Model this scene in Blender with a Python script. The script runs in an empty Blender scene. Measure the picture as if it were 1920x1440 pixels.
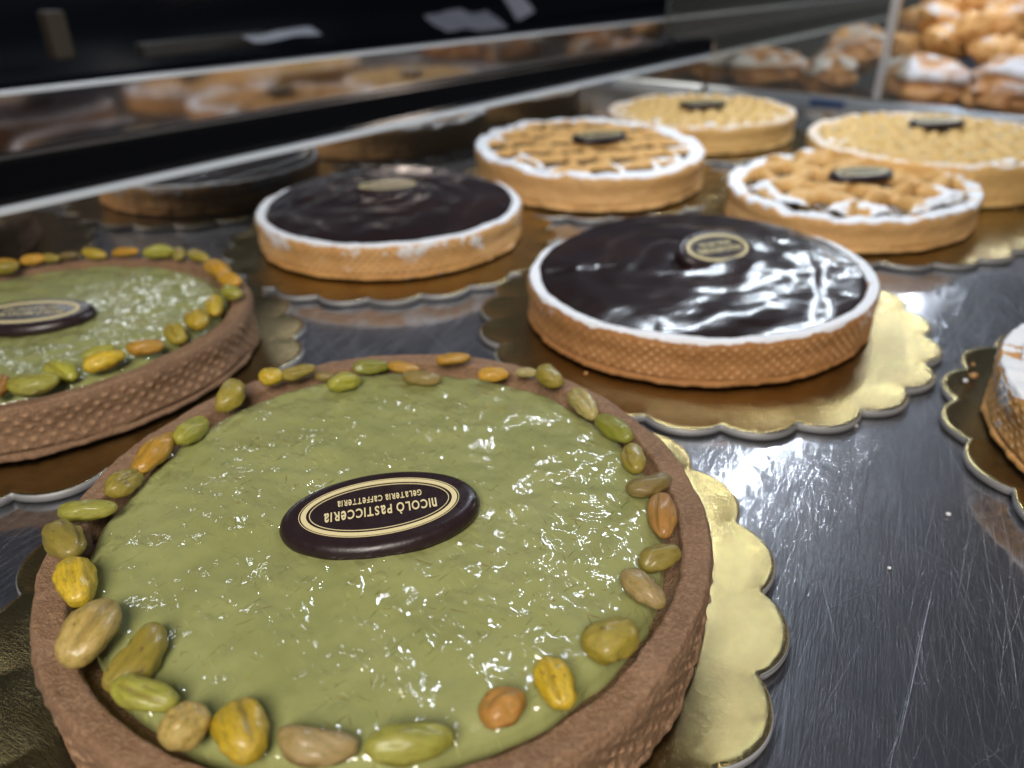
import bpy, bmesh, math, random
import numpy as np
from mathutils import Matrix, Vector

# one scene unit = 10 cm
sc = bpy.context.scene
sc.unit_settings.system = 'METRIC'
sc.unit_settings.scale_length = 0.1
C = sc.collection
PI = math.pi
rng = np.random.default_rng(7)
TH = math.radians(50.9)                       # direction in which the counter runs
U = np.array([math.cos(TH), math.sin(TH)]); V = np.array([-U[1], U[0]])
ZC = -0.31                                    # counter surface
ZB = -0.262                                   # top of the cake boards

def uvp(u, v, z=0.0):
    p = U * u + V * v
    return (float(p[0]), float(p[1]), float(z))

# ---------------------------------------------------------------- noise
_perm = np.arange(256); np.random.default_rng(3).shuffle(_perm)
_perm = np.concatenate([_perm, _perm, _perm])
_g = np.random.default_rng(5).normal(size=(256, 3)); _g /= np.linalg.norm(_g, axis=1)[:, None]
def noise3(x, y, z):
    x, y, z = np.broadcast_arrays(np.asarray(x, float), np.asarray(y, float), np.asarray(z, float))
    xi, yi, zi = np.floor(x).astype(int), np.floor(y).astype(int), np.floor(z).astype(int)
    xf, yf, zf = x - xi, y - yi, z - zi
    f = lambda t: t * t * t * (t * (t * 6 - 15) + 10)
    uu, vv, ww = f(xf), f(yf), f(zf)
    xi &= 255; yi &= 255; zi &= 255
    def gr(i, j, k):
        h = _perm[_perm[_perm[(xi + i) & 255] + ((yi + j) & 255)] + ((zi + k) & 255)]
        g = _g[h]
        return g[..., 0] * (xf - i) + g[..., 1] * (yf - j) + g[..., 2] * (zf - k)
    l = lambda a, b, t: a + t * (b - a)
    return l(l(l(gr(0,0,0), gr(1,0,0), uu), l(gr(0,1,0), gr(1,1,0), uu), vv),
             l(l(gr(0,0,1), gr(1,0,1), uu), l(gr(0,1,1), gr(1,1,1), uu), vv), ww) * 1.6
def fbm(x, y, z, o=3):
    s = 0; a = 1.0
    for i in range(o):
        s = s + a * noise3(x * 2**i + 7.3 * i, y * 2**i, z * 2**i); a *= .5
    return s

def sstep(a, b, x):
    t = np.clip((x - a) / (b - a), 0, 1); return t * t * (3 - 2 * t)

# ---------------------------------------------------------------- object helpers
def tag(o, label=None, cat=None, group=None, kind=None):
    if label: o['label'] = label
    if cat: o['category'] = cat
    if group: o['group'] = group
    if kind: o['kind'] = kind
    return o
def empty(name, loc, label, cat, group=None):
    o = bpy.data.objects.new(name, None); C.objects.link(o); o.location = loc
    o.empty_display_size = .1
    return tag(o, label, cat, group)
def link(name, me, mat=None, parent=None, loc=None, rot=None):
    if mat is not None and not len(me.materials):
        for m in (mat if isinstance(mat, (list, tuple)) else [mat]): me.materials.append(m)
    o = bpy.data.objects.new(name, me); C.objects.link(o)
    if parent: o.parent = parent
    if loc is not None: o.location = loc
    if rot is not None: o.rotation_euler = rot
    return o
def mesh_np(name, verts, faces, smooth=True, attrs=None, mi=None):
    """faces: (n,4) int array"""
    me = bpy.data.meshes.new(name)
    verts = np.ascontiguousarray(verts, dtype=np.float32); faces = np.asarray(faces, dtype=np.int32)
    k = faces.shape[1]
    me.vertices.add(len(verts)); me.vertices.foreach_set('co', verts.ravel())
    me.loops.add(faces.size); me.loops.foreach_set('vertex_index', faces.ravel())
    me.polygons.add(len(faces))
    me.polygons.foreach_set('loop_start', np.arange(0, faces.size, k, dtype=np.int32))
    me.polygons.foreach_set('loop_total', np.full(len(faces), k, dtype=np.int32))
    if mi is not None: me.polygons.foreach_set('material_index', np.asarray(mi, dtype=np.int32))
    me.polygons.foreach_set('use_smooth', np.full(len(faces), smooth))
    me.update(calc_edges=True)
    if attrs:
        for n, a in attrs.items():
            at = me.attributes.new(n, 'FLOAT', 'POINT'); at.data.foreach_set('value', np.asarray(a, dtype=np.float32).ravel())
    me.validate()
    return me
def grid_faces(ni, nj, wrap=False, keep=None):
    i = np.arange(ni - 1)[:, None]; j = np.arange(nj if wrap else nj - 1)[None, :]
    j2 = (j + 1) % nj
    f = np.stack([i * nj + j, i * nj + j2, (i + 1) * nj + j2, (i + 1) * nj + j], -1)
    return f.reshape(-1, 4)
def bm_mesh(name, bm, smooth=False):
    me = bpy.data.meshes.new(name); bmesh.ops.recalc_face_normals(bm, faces=bm.faces)
    bm.to_mesh(me); bm.free()
    for p in me.polygons: p.use_smooth = smooth
    return me
def prism_uv(bm, prof, u0, u1, slope=0.0, n=1):
    """extrude a (v,z) profile along the counter direction; slope lowers it towards the far end"""
    rings = []
    for k in range(n + 1):
        u = u0 + (u1 - u0) * k / n
        rings.append([bm.verts.new(uvp(u, v, z + slope * (u - 2))) for v, z in prof])
    m = len(prof)
    for a, b in zip(rings, rings[1:]):
        for i in range(m): bm.faces.new((a[i], a[(i+1) % m], b[(i+1) % m], b[i]))
    bm.faces.new(rings[0][::-1]); bm.faces.new(rings[-1])
def box_uv(bm, u0, u1, v0, v1, z0, z1, slope=0.0):
    prism_uv(bm, [(v0, z0), (v1, z0), (v1, z1), (v0, z1)], u0, u1, slope)
def bevel_all(bm, w, seg=2):
    bmesh.ops.bevel(bm, geom=list(bm.edges), offset=w, segments=seg, affect='EDGES', profile=.6)

# ---------------------------------------------------------------- material helpers
class Mat:
    def __init__(s, name):
        s.m = bpy.data.materials.new(name); s.m.use_nodes = True
        s.t = s.m.node_tree; s.n = s.t.nodes; s.l = s.t.links; s.n.clear()
        s.out = s.n.new('ShaderNodeOutputMaterial')
        s.b = s.n.new('ShaderNodeBsdfPrincipled'); s.l.new(s.b.outputs[0], s.out.inputs[0])
        s.co = s.n.new('ShaderNodeTexCoord').outputs['Object']
    def set(s, **k):
        for a, v in k.items():
            a = a.replace('_', ' ')
            s.b.inputs[a].default_value = v if not isinstance(v, tuple) or len(v) != 3 else (*v, 1)
        return s
    def mapping(s, scale=(1,1,1), rot=(0,0,0), loc=(0,0,0), src=None):
        if any(rot):                                  # turn first, stretch afterwards
            src = s.mapping((1, 1, 1), (0, 0, 0), loc, s._rot(rot, src)); rot = loc = (0, 0, 0)
        n = s.n.new('ShaderNodeMapping'); n.inputs['Scale'].default_value = scale
        n.inputs['Rotation'].default_value = rot; n.inputs['Location'].default_value = loc
        s.l.new(src or s.co, n.inputs[0]); return n.outputs[0]
    def _rot(s, rot, src=None):
        n = s.n.new('ShaderNodeMapping'); n.inputs['Rotation'].default_value = rot
        s.l.new(src or s.co, n.inputs[0]); return n.outputs[0]
    def noise(s, scale, detail=3, rough=.55, vec=None, dist=0, out='Fac'):
        n = s.n.new('ShaderNodeTexNoise'); n.inputs['Scale'].default_value = scale
        n.inputs['Detail'].default_value = detail; n.inputs['Roughness'].default_value = rough
        n.inputs['Distortion'].default_value = dist
        s.l.new(vec or s.co, n.inputs['Vector']); return n.outputs[out]
    def voro(s, scale, vec=None, feat='F1', out='Distance'):
        n = s.n.new('ShaderNodeTexVoronoi'); n.feature = feat; n.inputs['Scale'].default_value = scale
        s.l.new(vec or s.co, n.inputs['Vector']); return n.outputs[out]
    def ramp(s, fac, stops):
        n = s.n.new('ShaderNodeValToRGB'); e = n.color_ramp.elements
        while len(e) < len(stops): e.new(.5)
        for q, (p, c) in zip(e, stops):
            q.position = p; q.color = (*c, 1) if isinstance(c, tuple) else (c, c, c, 1)
        s.l.new(fac, n.inputs[0]); return n.outputs[0]
    def mix(s, fac, a, b, mode='MIX'):
        n = s.n.new('ShaderNodeMix'); n.data_type = 'RGBA'; n.blend_type = mode
        for v, i in ((fac, 0), (a, 6), (b, 7)):
            if hasattr(v, 'links') or isinstance(v, bpy.types.NodeSocket): s.l.new(v, n.inputs[i])
            else: n.inputs[i].default_value = v if i == 0 else ((*v, 1) if isinstance(v, tuple) else (v, v, v, 1))
        return n.outputs[2]
    def math(s, op, a, b=None, c=None):
        n = s.n.new('ShaderNodeMath'); n.operation = op
        for v, i in ((a, 0), (b, 1), (c, 2)):
            if v is None: continue
            if isinstance(v, bpy.types.NodeSocket): s.l.new(v, n.inputs[i])
            else: n.inputs[i].default_value = v
        return n.outputs[0]
    def attr(s, name):
        n = s.n.new('ShaderNodeAttribute'); n.attribute_name = name; return n.outputs['Fac']
    def bump(s, h, dist=.01, strength=1, normal=None):
        n = s.n.new('ShaderNodeBump'); n.inputs['Distance'].default_value = dist
        n.inputs['Strength'].default_value = strength
        s.l.new(h, n.inputs['Height'])
        if normal: s.l.new(normal, n.inputs['Normal'])
        return n.outputs[0]
    def to(s, sock, name): s.l.new(sock, s.b.inputs[name]); return s

def plain(name, col, rough=.5, metal=0., **k):
    m = Mat(name).set(Base_Color=col, Roughness=rough, Metallic=metal, **k); return m.m

# brushed and scratched stainless steel
def steel_mat(name, base=(.46,.465,.485), r0=.055, scr=1.0, soft=.36):
    s = Mat(name).set(Metallic=1.0)
    total = None
    lines = []
    for i, (ang, sc_, dens) in enumerate([(58, .8, .68), (66, 1.4, .66), (72, 2.2, .65), (50, 1.0, .69), (80, 1.7, .67), (63, 3.4, .635), (56, 4.5, .63), (118, .7, .71), (108, 1.6, .70), (128, 2.6, .69), (25, .8, .73)]):
        mp = s.mapping(scale=(.55 * sc_, 62 * sc_, 1), rot=(0, 0, math.radians(ang) * -1), loc=(i * 3.1, i * 1.7, 0))
        f = s.noise(1.6, 2, .5, mp, dist=.05)
        r = s.ramp(f, [(dens - .01, 0.), (dens + .06, 1.)])
        lines.append(r)
    acc = lines[0]
    for r in lines[1:]: acc = s.mix(1.0, acc, r, 'LIGHTEN')
    fine = s.noise(2.0, 3, .6, s.mapping(scale=(3, 90, 1), rot=(0, 0, math.radians(-66))))
    fine2 = s.noise(2.0, 3, .6, s.mapping(scale=(60, 4, 1), rot=(0, 0, math.radians(-10))))
    smudge = s.noise(1.7, 4, .6)
    h = s.math('ADD', s.math('MULTIPLY', acc, .36 * scr), s.math('ADD', s.math('MULTIPLY', fine, .40), s.math('MULTIPLY', fine2, .22)))
    bmp = s.bump(s.math('MULTIPLY_ADD', fine, .05, s.math('MULTIPLY', acc, .13)), .00045, .8); bmp2 = s.bump(h, .0034, .9)
    s.to(bmp, 'Normal')
    ro = s.math('ADD', s.math('MULTIPLY', acc, .08 * scr), s.math('ADD', s.math('MULTIPLY', smudge, .03), r0 - .045))
    s.to(ro, 'Roughness')
    s.to(s.mix(s.math('MULTIPLY', acc, .35), base, (.80, .80, .82)), 'Base Color')
    # soft wide lobe over the sharp one, as on worn brushed steel
    b2 = s.n.new('ShaderNodeBsdfAnisotropic') if hasattr(bpy.types, 'ShaderNodeBsdfAnisotropic') else s.n.new('ShaderNodeBsdfGlossy')
    s.l.new(s.mix(s.math('MULTIPLY', acc, .5), s.mix(s.ramp(s.noise(.9, 3), [(.35, 0.), (.65, 1.)]), tuple(c * .62 for c in base), (base[0] * .95, base[1] * .90, base[2] * .90)), (.85, .85, .88)), b2.inputs['Color']); b2.inputs['Roughness'].default_value = .38
    s.l.new(bmp2, b2.inputs['Normal'])
    mx = s.n.new('ShaderNodeMixShader'); mx.inputs[0].default_value = soft
    s.l.new(s.b.outputs[0], mx.inputs[1]); s.l.new(b2.outputs[0], mx.inputs[2]); s.l.new(mx.outputs[0], s.out.inputs[0])
    return s.m
M_steel = steel_mat('scratched_steel')
M_steel2 = plain('smooth_steel', (.50, .51, .53), .16, 1.)
M_chrome = plain('highlit_chrome_edge', (.76, .81, .86), .27, .35)  # pale, half-metallic colour carries the highlight along the edge

def gold_mat():
    s = Mat('gold_card').set(Metallic=1.0, Base_Color=(.80, .64, .30))
    n1 = s.noise(30, 5, .7, s.mapping(scale=(1, 3.2, 1), rot=(0, 0, .5)))
    n2 = s.noise(9, 3, .5)
    s.to(s.bump(s.math('ADD', n1, s.math('MULTIPLY', n2, .25)), .0032, .9), 'Normal')
    s.to(s.ramp(s.noise(60, 4, .7, s.mapping(scale=(1, 2.4, 1), rot=(0, 0, .5))), [(.3, .15), (.7, .27)]), 'Roughness')
    s.to(s.mix(s.ramp(s.noise(14, 5, .75), [(.35, 0.), (.65, 1.)]), (.36, .275, .115), (.47, .375, .17)), 'Base Color')
    return s.m
M_gold = gold_mat()
def card_mat():
    s = Mat('card_edge').set(Roughness=.55, Metallic=.35)
    z = s.mapping(scale=(.6, .6, 60))
    s.to(s.ramp(s.noise(3, 2, .5, z), [(.35, (.20, .20, .21)), (.65, (.42, .42, .43))]), 'Base Color')
    return s.m
M_card = card_mat()

def crust_mat(name, ca, cb, cc, grain=1.0, waffle_hi=None):
    s = Mat(name).set(Roughness=.62)
    s.b.inputs['Specular IOR Level'].default_value = .35
    n = s.noise(5, 5, .6); g = s.noise(75, 3, .7)
    col = s.mix(s.ramp(n, [(.3, 0.), (.7, 1.)]), ca, cb)
    col = s.mix(s.ramp(g, [(.45, 0.), (.75, .7)]), col, cc)
    dots = s.attr('dots')
    if waffle_hi: col = s.mix(s.math('MULTIPLY', dots, .75), col, waffle_hi)  # highlight on the raised dots painted into the colour
    su = s.attr('sugar')
    gs = s.noise(48, 4, .75)
    mask = s.math('MULTIPLY_ADD', s.math('SUBTRACT', gs, .5), 1.3, su)
    mask = s.ramp(mask, [(.38, 0.), (.62, 1.)])
    col = s.mix(mask, col, (.83, .85, .90))
    s.to(col, 'Base Color')
    s.to(s.mix(mask, .6, .9), 'Roughness')
    b = s.math('ADD', s.math('MULTIPLY', g, .6), s.math('MULTIPLY', s.noise(190, 2, .6), .35))
    s.to(s.bump(b, .008 * grain, .9), 'Normal')
    s.set(Subsurface_Weight=.08, Subsurface_Scale=.03)
    return s.m
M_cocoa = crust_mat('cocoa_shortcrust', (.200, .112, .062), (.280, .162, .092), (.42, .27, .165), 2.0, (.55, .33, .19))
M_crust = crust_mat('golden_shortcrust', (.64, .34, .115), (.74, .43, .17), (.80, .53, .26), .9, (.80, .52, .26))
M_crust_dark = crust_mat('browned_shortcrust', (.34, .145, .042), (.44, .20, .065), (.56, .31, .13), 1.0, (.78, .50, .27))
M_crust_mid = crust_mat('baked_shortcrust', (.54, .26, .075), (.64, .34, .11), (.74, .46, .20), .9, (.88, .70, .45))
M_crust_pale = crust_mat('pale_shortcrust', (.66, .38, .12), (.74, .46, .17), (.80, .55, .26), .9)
M_lattice = crust_mat('lattice_pastry', (.56, .32, .105), (.70, .43, .165), (.46, .23, .07), .8)
M_yellow = crust_mat('pale_lattice_pastry', (.58, .38, .14), (.68, .47, .19), (.48, .29, .09), .8)

def cream_mat():
    s = Mat('pistachio_cream').set(Specular_IOR_Level=.12, Roughness=.5, Subsurface_Weight=.12, Subsurface_Scale=.04)
    s.b.inputs['Subsurface Radius'].default_value = (.8, 1, .3)
    base = s.mix(s.ramp(s.noise(3.2, 4, .6), [(.3, 0.), (.7, 1.)]), (.258, .272, .094), (.318, .328, .130))
    # fine fibres of ground nut, in several directions
    for i, (a, c, th) in enumerate([(20, (.20, .10, .03), .72), (75, (.17, .12, .03), .73), (130, (.12, .15, .03), .70), (160, (.18, .09, .03), .745), (50, (.40, .42, .16), .70)]):
        f = s.noise(3.0, 1.5, .5, s.mapping(scale=(5.5, 34, 5), rot=(0, 0, math.radians(a)), loc=(i * 5.3, i * 2.1, 0)), dist=.25)
        base = s.mix(s.math('MULTIPLY', s.math('MULTIPLY', s.ramp(f, [(th - .03, 0.), (th + .04, 1.)]), s.ramp(s.noise(2.4, 2), [(.38, .25), (.60, 1.)])), .85), base, c)
    bits = s.voro(30, s.mapping(scale=(1, 1.5, 1), rot=(0, 0, .7)))
    pick = s.ramp(s.noise(9, 1), [(.60, 0.), (.64, 1.)])
    base = s.mix(s.math('MULTIPLY', s.math('MULTIPLY', s.ramp(bits, [(.16, 1.), (.22, 0.)]), pick), .6), base, (.30, .24, .05))
    s.to(base, 'Base Color')
    # glaze lying over lumps
    n1 = s.noise(4.6, 1.2, .45, s.mapping(scale=(1, 1.6, 1), rot=(0, 0, math.radians(35))), dist=.25)
    n2 = s.noise(10, 1.0, .4, s.mapping(scale=(1.7, 1, 1), rot=(0, 0, math.radians(-20))), dist=.35)
    zone = s.ramp(s.noise(1.3, 2), [(.40, .42), (.60, 1.)])
    lump = s.ramp(s.voro(12, s.mapping(scale=(1, 1.7, 1), rot=(0, 0, .9))), [(.0, 1.), (.16, .6), (.30, 0.)])
    pick2 = s.ramp(s.noise(6, 1), [(.42, 0.), (.55, 1.)])
    n3 = s.noise(30, 1.0, .4, s.mapping(scale=(1, 1.6, 1), rot=(0, 0, 1.1)), dist=.3)
    h = s.math('ADD', s.math('MULTIPLY_ADD', n3, .085, s.math('MULTIPLY', n1, .9)), s.math('ADD', s.math('MULTIPLY', s.math('MULTIPLY', n2, zone), .66), s.math('MULTIPLY', s.math('MULTIPLY', lump, pick2), .22)))
    nb = s.bump(h, .030, .35); nc = s.bump(h, .052, 1.0)
    s.to(nb, 'Normal'); s.l.new(nc, s.b.inputs['Coat Normal'])
    s.set(Coat_Weight=1., Coat_Roughness=.055, Coat_IOR=1.6)
    return s.m
M_cream = cream_mat()

def ganache_mat():
    s = Mat('dark_chocolate_glaze').set(Roughness=.24, Coat_Weight=.7, Coat_Roughness=.17, Coat_IOR=1.5)
    sw = s.n.new('ShaderNodeTexWave'); sw.wave_type = 'RINGS'; sw.rings_direction = 'Z'
    sw.inputs['Scale'].default_value = 1.3; sw.inputs['Distortion'].default_value = 7; sw.inputs['Detail'].default_value = 2
    sw.inputs['Detail Scale'].default_value = 1.4
    s.l.new(s.mapping(scale=(1, 1, 0.01), loc=(.1, .05, 0)), sw.inputs[0])
    n1 = s.noise(3.2, 2, .45, s.mapping(scale=(1, 1.8, 1), rot=(0, 0, -.25)), dist=.5); n2 = s.noise(24, 2, .5)
    m = s.ramp(s.noise(2.2, 2), [(.48, 0.), (.62, 1.)])
    h = s.math('ADD', s.math('MULTIPLY', sw.outputs['Fac'], .45), s.math('ADD', s.math('MULTIPLY', n1, .5), s.math('MULTIPLY', s.math('MULTIPLY', n2, m), .10)))
    nb = s.bump(h, .031, .8); s.to(nb, 'Normal'); s.l.new(nb, s.b.inputs['Coat Normal'])
    s.to(s.mix(m, (.015, .0068, .0060), (.024, .0105, .0080)), 'Base Color')
    return s.m
M_gan = ganache_mat()
def jam_mat():
    s = Mat('dark_jam').set(Roughness=.2)
    s.to(s.mix(s.noise(9, 3), (.035, .022, .018), (.12, .085, .045)), 'Base Color')
    s.to(s.bump(s.noise(18, 3), .03, .8), 'Normal'); return s.m
M_jam = jam_mat()
def custard_mat():
    s = Mat('shade_darkened_custard').set(Roughness=.35)
    s.to(s.mix(s.noise(8, 3), (.22, .15, .05), (.34, .23, .08)), 'Base Color')  # darkened colour stands for the shade between the lattice bumps
    s.to(s.bump(s.noise(18, 3), .02, .8), 'Normal'); return s.m
M_cust = custard_mat()
def plaque_mat():
    s = Mat('tempered_chocolate').set(Roughness=.30, Specular_IOR_Level=.38)
    s.to(s.mix(s.noise(14, 4, .6), (.0175, .0090, .0105), (.026, .0145, .0165)), 'Base Color')
    s.to(s.ramp(s.noise(22, 4, .65), [(.35, .24), (.7, .42)]), 'Roughness')
    s.to(s.bump(s.noise(30, 3, .6), .0016, .7), 'Normal')
    return s.m
M_plq = plaque_mat()
M_print = plain('cream_cocoa_butter_print', (.72, .62, .34), .5)

def nut_mat():
    s = Mat('pistachio_kernel').set(Roughness=.42, Subsurface_Weight=.15, Subsurface_Scale=.02)
    oi = s.n.new('ShaderNodeObjectInfo')
    n = s.noise(9, 4, .6, s.mapping(scale=(.55, 1.2, 1.2)))
    c = s.mix(s.ramp(n, [(.46, 0.), (.72, .75)]), oi.outputs['Color'], (.20, .17, .015))
    n2 = s.noise(16, 3, .6)
    c = s.mix(s.ramp(n2, [(.58, 0.), (.74, .6)]), c, (.42, .19, .055))
    c = s.mix(s.math('MULTIPLY', s.attr('crease'), .55), c, (.16, .10, .015))
    c = s.mix(s.ramp(s.noise(5.5, 5, .7, s.mapping(loc=(3, 1, 2))), [(.60, 0.), (.66, .8)]), c, (.10, .045, .032))
    c = s.mix(s.ramp(s.noise(30, 4, .7, s.mapping(scale=(.3, 1, 1))), [(.45, 0.), (.75, .55)]), c, (.24, .14, .03))
    s.to(c, 'Base Color')
    s.to(s.bump(s.noise(40, 3, .6, s.mapping(scale=(.35, 1, 1))), .004, .7), 'Normal')
    s.set(Coat_Weight=.4, Coat_Roughness=.22)
    return s.m
M_nut = nut_mat()
NUTC = {'y': (.78, .50, .020), 'o': (.42, .31, .030), 'g': (.48, .45, .045), 'd': (.24, .25, .020), 'b': (.27, .18, .045),
        'n': (.80, .38, .022), 'p': (.62, .48, .14), 'r': (.55, .23, .04), 't': (.60, .40, .11)}

# ---------------------------------------------------------------- meshes of the tarts
def shell_mesh(name, M, seed, rim=.115, zt=0., zb=ZB, fill=-.05, nseg=1000, waffle=.0055, sugar=0., sugar_side=0., sedge=.006, wob=.006, ndots=98, crimp=0., wper=.058):
    """lathe of the pastry case: foot, wall with waffle relief, rounded rim, inner wall.  M: 2x2 ellipse matrix"""
    th = np.linspace(0, 2 * PI, nseg, endpoint=False)
    H = zt - zb
    s_w = np.linspace(0, 1, 46)
    prof = [(.90, zb + .002, 0), (.965, zb + .002, 0)]
    for s in s_w: prof.append((.988 + .010 * s + .004 * math.sin(s * 9), zb + .006 + (H - .030) * s, 1))
    for a in np.linspace(.15, 1, 8) * PI / 2: prof.append((.982 + .014 * math.cos(a), zt - .024 + .024 * math.sin(a), 2))
    for k in np.linspace(0, 1, 8)[1:]: prof.append((.982 - (rim - .03) * k, zt - .004 * k, 3))
    for a in np.linspace(0, 1, 6)[1:] * PI / 2: prof.append((1 - rim + .012 - .012 * math.sin(a), zt - .004 - .016 * (1 - math.cos(a)), 3))
    prof.append((1 - rim - .003, fill - .03, 4)); prof.append((.6, fill - .04, 4))
    prof = np.array(prof); npf = len(prof)
    r = prof[:, 0][:, None] + 0 * th; z = prof[:, 1][:, None] + 0 * th; typ = prof[:, 2][:, None] + 0 * th
    x = np.cos(th)[None] * r; y = np.sin(th)[None] * r
    # waffle
    K = 2 * PI / wper
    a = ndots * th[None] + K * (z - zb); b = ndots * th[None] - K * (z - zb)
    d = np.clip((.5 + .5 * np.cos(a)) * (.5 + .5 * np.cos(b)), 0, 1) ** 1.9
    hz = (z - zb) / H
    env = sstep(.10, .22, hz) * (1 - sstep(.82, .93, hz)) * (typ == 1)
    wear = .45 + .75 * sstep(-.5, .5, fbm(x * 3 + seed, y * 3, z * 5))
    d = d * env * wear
    lump = fbm(x * 2.3 + seed, y * 2.3, z * 3) * wob * (typ < 4)
    rough = fbm(x * 18 + seed, y * 18, z * 18) * .0035 * (typ < 4)
    foot = sstep(.17, .04, hz) * (typ < 2) * (.012 + .014 * noise3(x * 6 + seed, y * 6, z * 0 + 3) + .006 * noise3(x * 25, y * 25, z * 20 + seed))
    # a wandering crack near the foot
    zc = .13 + .05 * noise3(np.cos(th) * 2 + seed, np.sin(th) * 2, 0 * th)[None]
    cm = sstep(-.15, .25, noise3(np.cos(th) * 4 - seed, np.sin(th) * 4, 0 * th + 9))[None]
    crack = np.exp(-((hz - zc) / .018) ** 2) * (typ == 1) * cm
    r2 = r + waffle * d + lump + rough + foot - .030 * crack
    x = np.cos(th)[None] * r2; y = np.sin(th)[None] * r2
    top = sstep(-.045, -.01, z - zt) * (typ < 4)
    z = z + top * (.009 * fbm(x * 3 + seed, y * 3, 5 + 0 * z) + .0022 * fbm(x * 22, y * 22, z * 5 + seed))
    if crimp: z = z + top * crimp * (noise3(np.cos(th) * 5 + seed, np.sin(th) * 5, 0 * th)[None] + .5 * noise3(np.cos(th) * 11 + seed, np.sin(th) * 11, 0 * th)[None])
    su = np.zeros_like(z)
    if sugar:
        edge = sedge * noise3(np.cos(th) * 9 + seed, np.sin(th) * 9, 0 * th)[None] + .004 * noise3(np.cos(th) * 30, np.sin(th) * 30, 0 * th + seed)[None]
        su = np.maximum(su, sugar * sstep(-.022, -.010, prof[:, 1][:, None] - zt + edge) * (typ >= 1) * (typ < 4))
    if sugar_side:
        sp = fbm(x * 2.6 + seed * 2, y * 2.6, z * 3, 3)
        su = np.maximum(su, sugar_side * sstep(-.35, .6, sp) * (1.05 * (1 - np.sqrt(d)) + .15) * sstep(.20, .75, hz) * (typ == 1))
        su = np.maximum(su, sugar_side * .55 * sstep(.50, .60, noise3(x * 16 + seed, y * 16, z * 16)) * (typ < 3))
    XY = np.stack([x, y], -1) @ M.T
    verts = np.concatenate([XY, z[..., None]], -1).reshape(-1, 3)
    return mesh_np(name, verts, grid_faces(npf, nseg, True), True, {'sugar': su, 'dots': d})

def disc_mesh(name, M, seed, R, z0, fn, nr=90, nt=360, wob=.0, edge=.02, drop=.05, attrs=None):
    th = np.linspace(0, 2 * PI, nt, endpoint=False)
    rr = np.concatenate([[.001], np.linspace(.02, 1, nr)]); 
    rr = np.concatenate([rr, [1.004, 1.006]])
    k = (R * (1 + wob * fbm(np.cos(th) * 3 + seed, np.sin(th) * 3, 0 * th)))[None]
    r = np.minimum(rr, 1.006)[:, None] * k
    x = np.cos(th) * r; y = np.sin(th) * r
    q = rr[:, None] + 0 * th
    z = z0 + fn(x, y, q)
    m = 1 - np.sqrt(np.clip(1 - ((q - (1 - edge / R)) / (edge / R)).clip(0, 1) ** 2, 0, 1))
    z = z - drop * m
    z[-1] -= .03; z[-2] -= .005
    XY = np.stack([x, y], -1) @ M.T
    return mesh_np(name, np.concatenate([XY, z[..., None]], -1).reshape(-1, 3), grid_faces(len(rr), nt, True), True, attrs)

def lattice_mesh(name, M, seed, R, z0, ang, spacing, w, h, lump, nseg=300, sug_r=.78, sug=.9, z_under=-.05, bead=False):
    g = np.linspace(-R, R, nseg); X, Y = np.meshgrid(g, g, indexing='ij'); r = np.hypot(X, Y)
    wx = X + .05 * fbm(X * 2.5 + seed, Y * 2.5, 0 * X); wy = Y + .05 * fbm(X * 2.5, Y * 2.5 + seed, 0 * X + 4)
    hh = np.zeros_like(X)
    for i, a in enumerate(ang):
        s = wx * math.cos(a) + wy * math.sin(a) + .31 * spacing
        k = np.round(s / spacing); d = np.abs(s - k * spacing)
        ww = w * (.85 + .5 * noise3(k * 3.3 + i * 9 + seed, (wx * -math.sin(a) + wy * math.cos(a)) * 3.5, 0 * X))
        hh = np.maximum(hh, (h + .018 * i * noise3(X * 4, Y * 4, 0 * X + 2)) * np.sqrt(np.clip(1 - (d / np.maximum(ww, .01)) ** 2, 0, 1)))
    if bead:
        c1, c2 = [np.cos(PI * (wx * math.cos(a) + wy * math.sin(a)) / spacing) ** 2 for a in ang]
        hh = h * (.15 + 1.25 * (c1 * c2) ** .7)
    blob = .5 + .5 * fbm(X * 4.5 + seed, Y * 4.5, 0 * X + 1, 2)
    hh = hh * (.65 + lump * blob) + .004 * fbm(X * 20, Y * 20, 0 * X + seed) * (hh > 0)
    z = z0 + np.where(hh > .004, hh, z_under) - .03 * sstep(R * .92, R, r)
    su = sug * sstep(sug_r - .16, sug_r + .10, r + .16 * fbm(X * 3 + seed, Y * 3, 0 * X + 8, 2)) + .20 * sug * sstep(.1, .6, fbm(X * 5, Y * 5 + seed, 0 * X))
    gx, gy = np.gradient(np.maximum(hh, 0), g[1] - g[0])
    su = su * (1 - .75 * sstep(.35, 1.1, np.hypot(gx, gy)))
    XY = np.stack([X, Y], -1) @ M.T
    f = grid_faces(nseg, nseg)
    vz = (hh > .004).ravel(); inside = (r < R).ravel()
    keep = vz[f].any(1) & inside[f].all(1)
    me = mesh_np(name, np.concatenate([XY, z[..., None]], -1).reshape(-1, 3), f[keep], True, {'sugar': su, 'dots': 0 * su})
    bm = bmesh.new(); bm.from_mesh(me); bmesh.ops.delete(bm, geom=[v for v in bm.verts if not v.link_faces], context='VERTS'); bm.to_mesh(me); bm.free()
    return me

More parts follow.
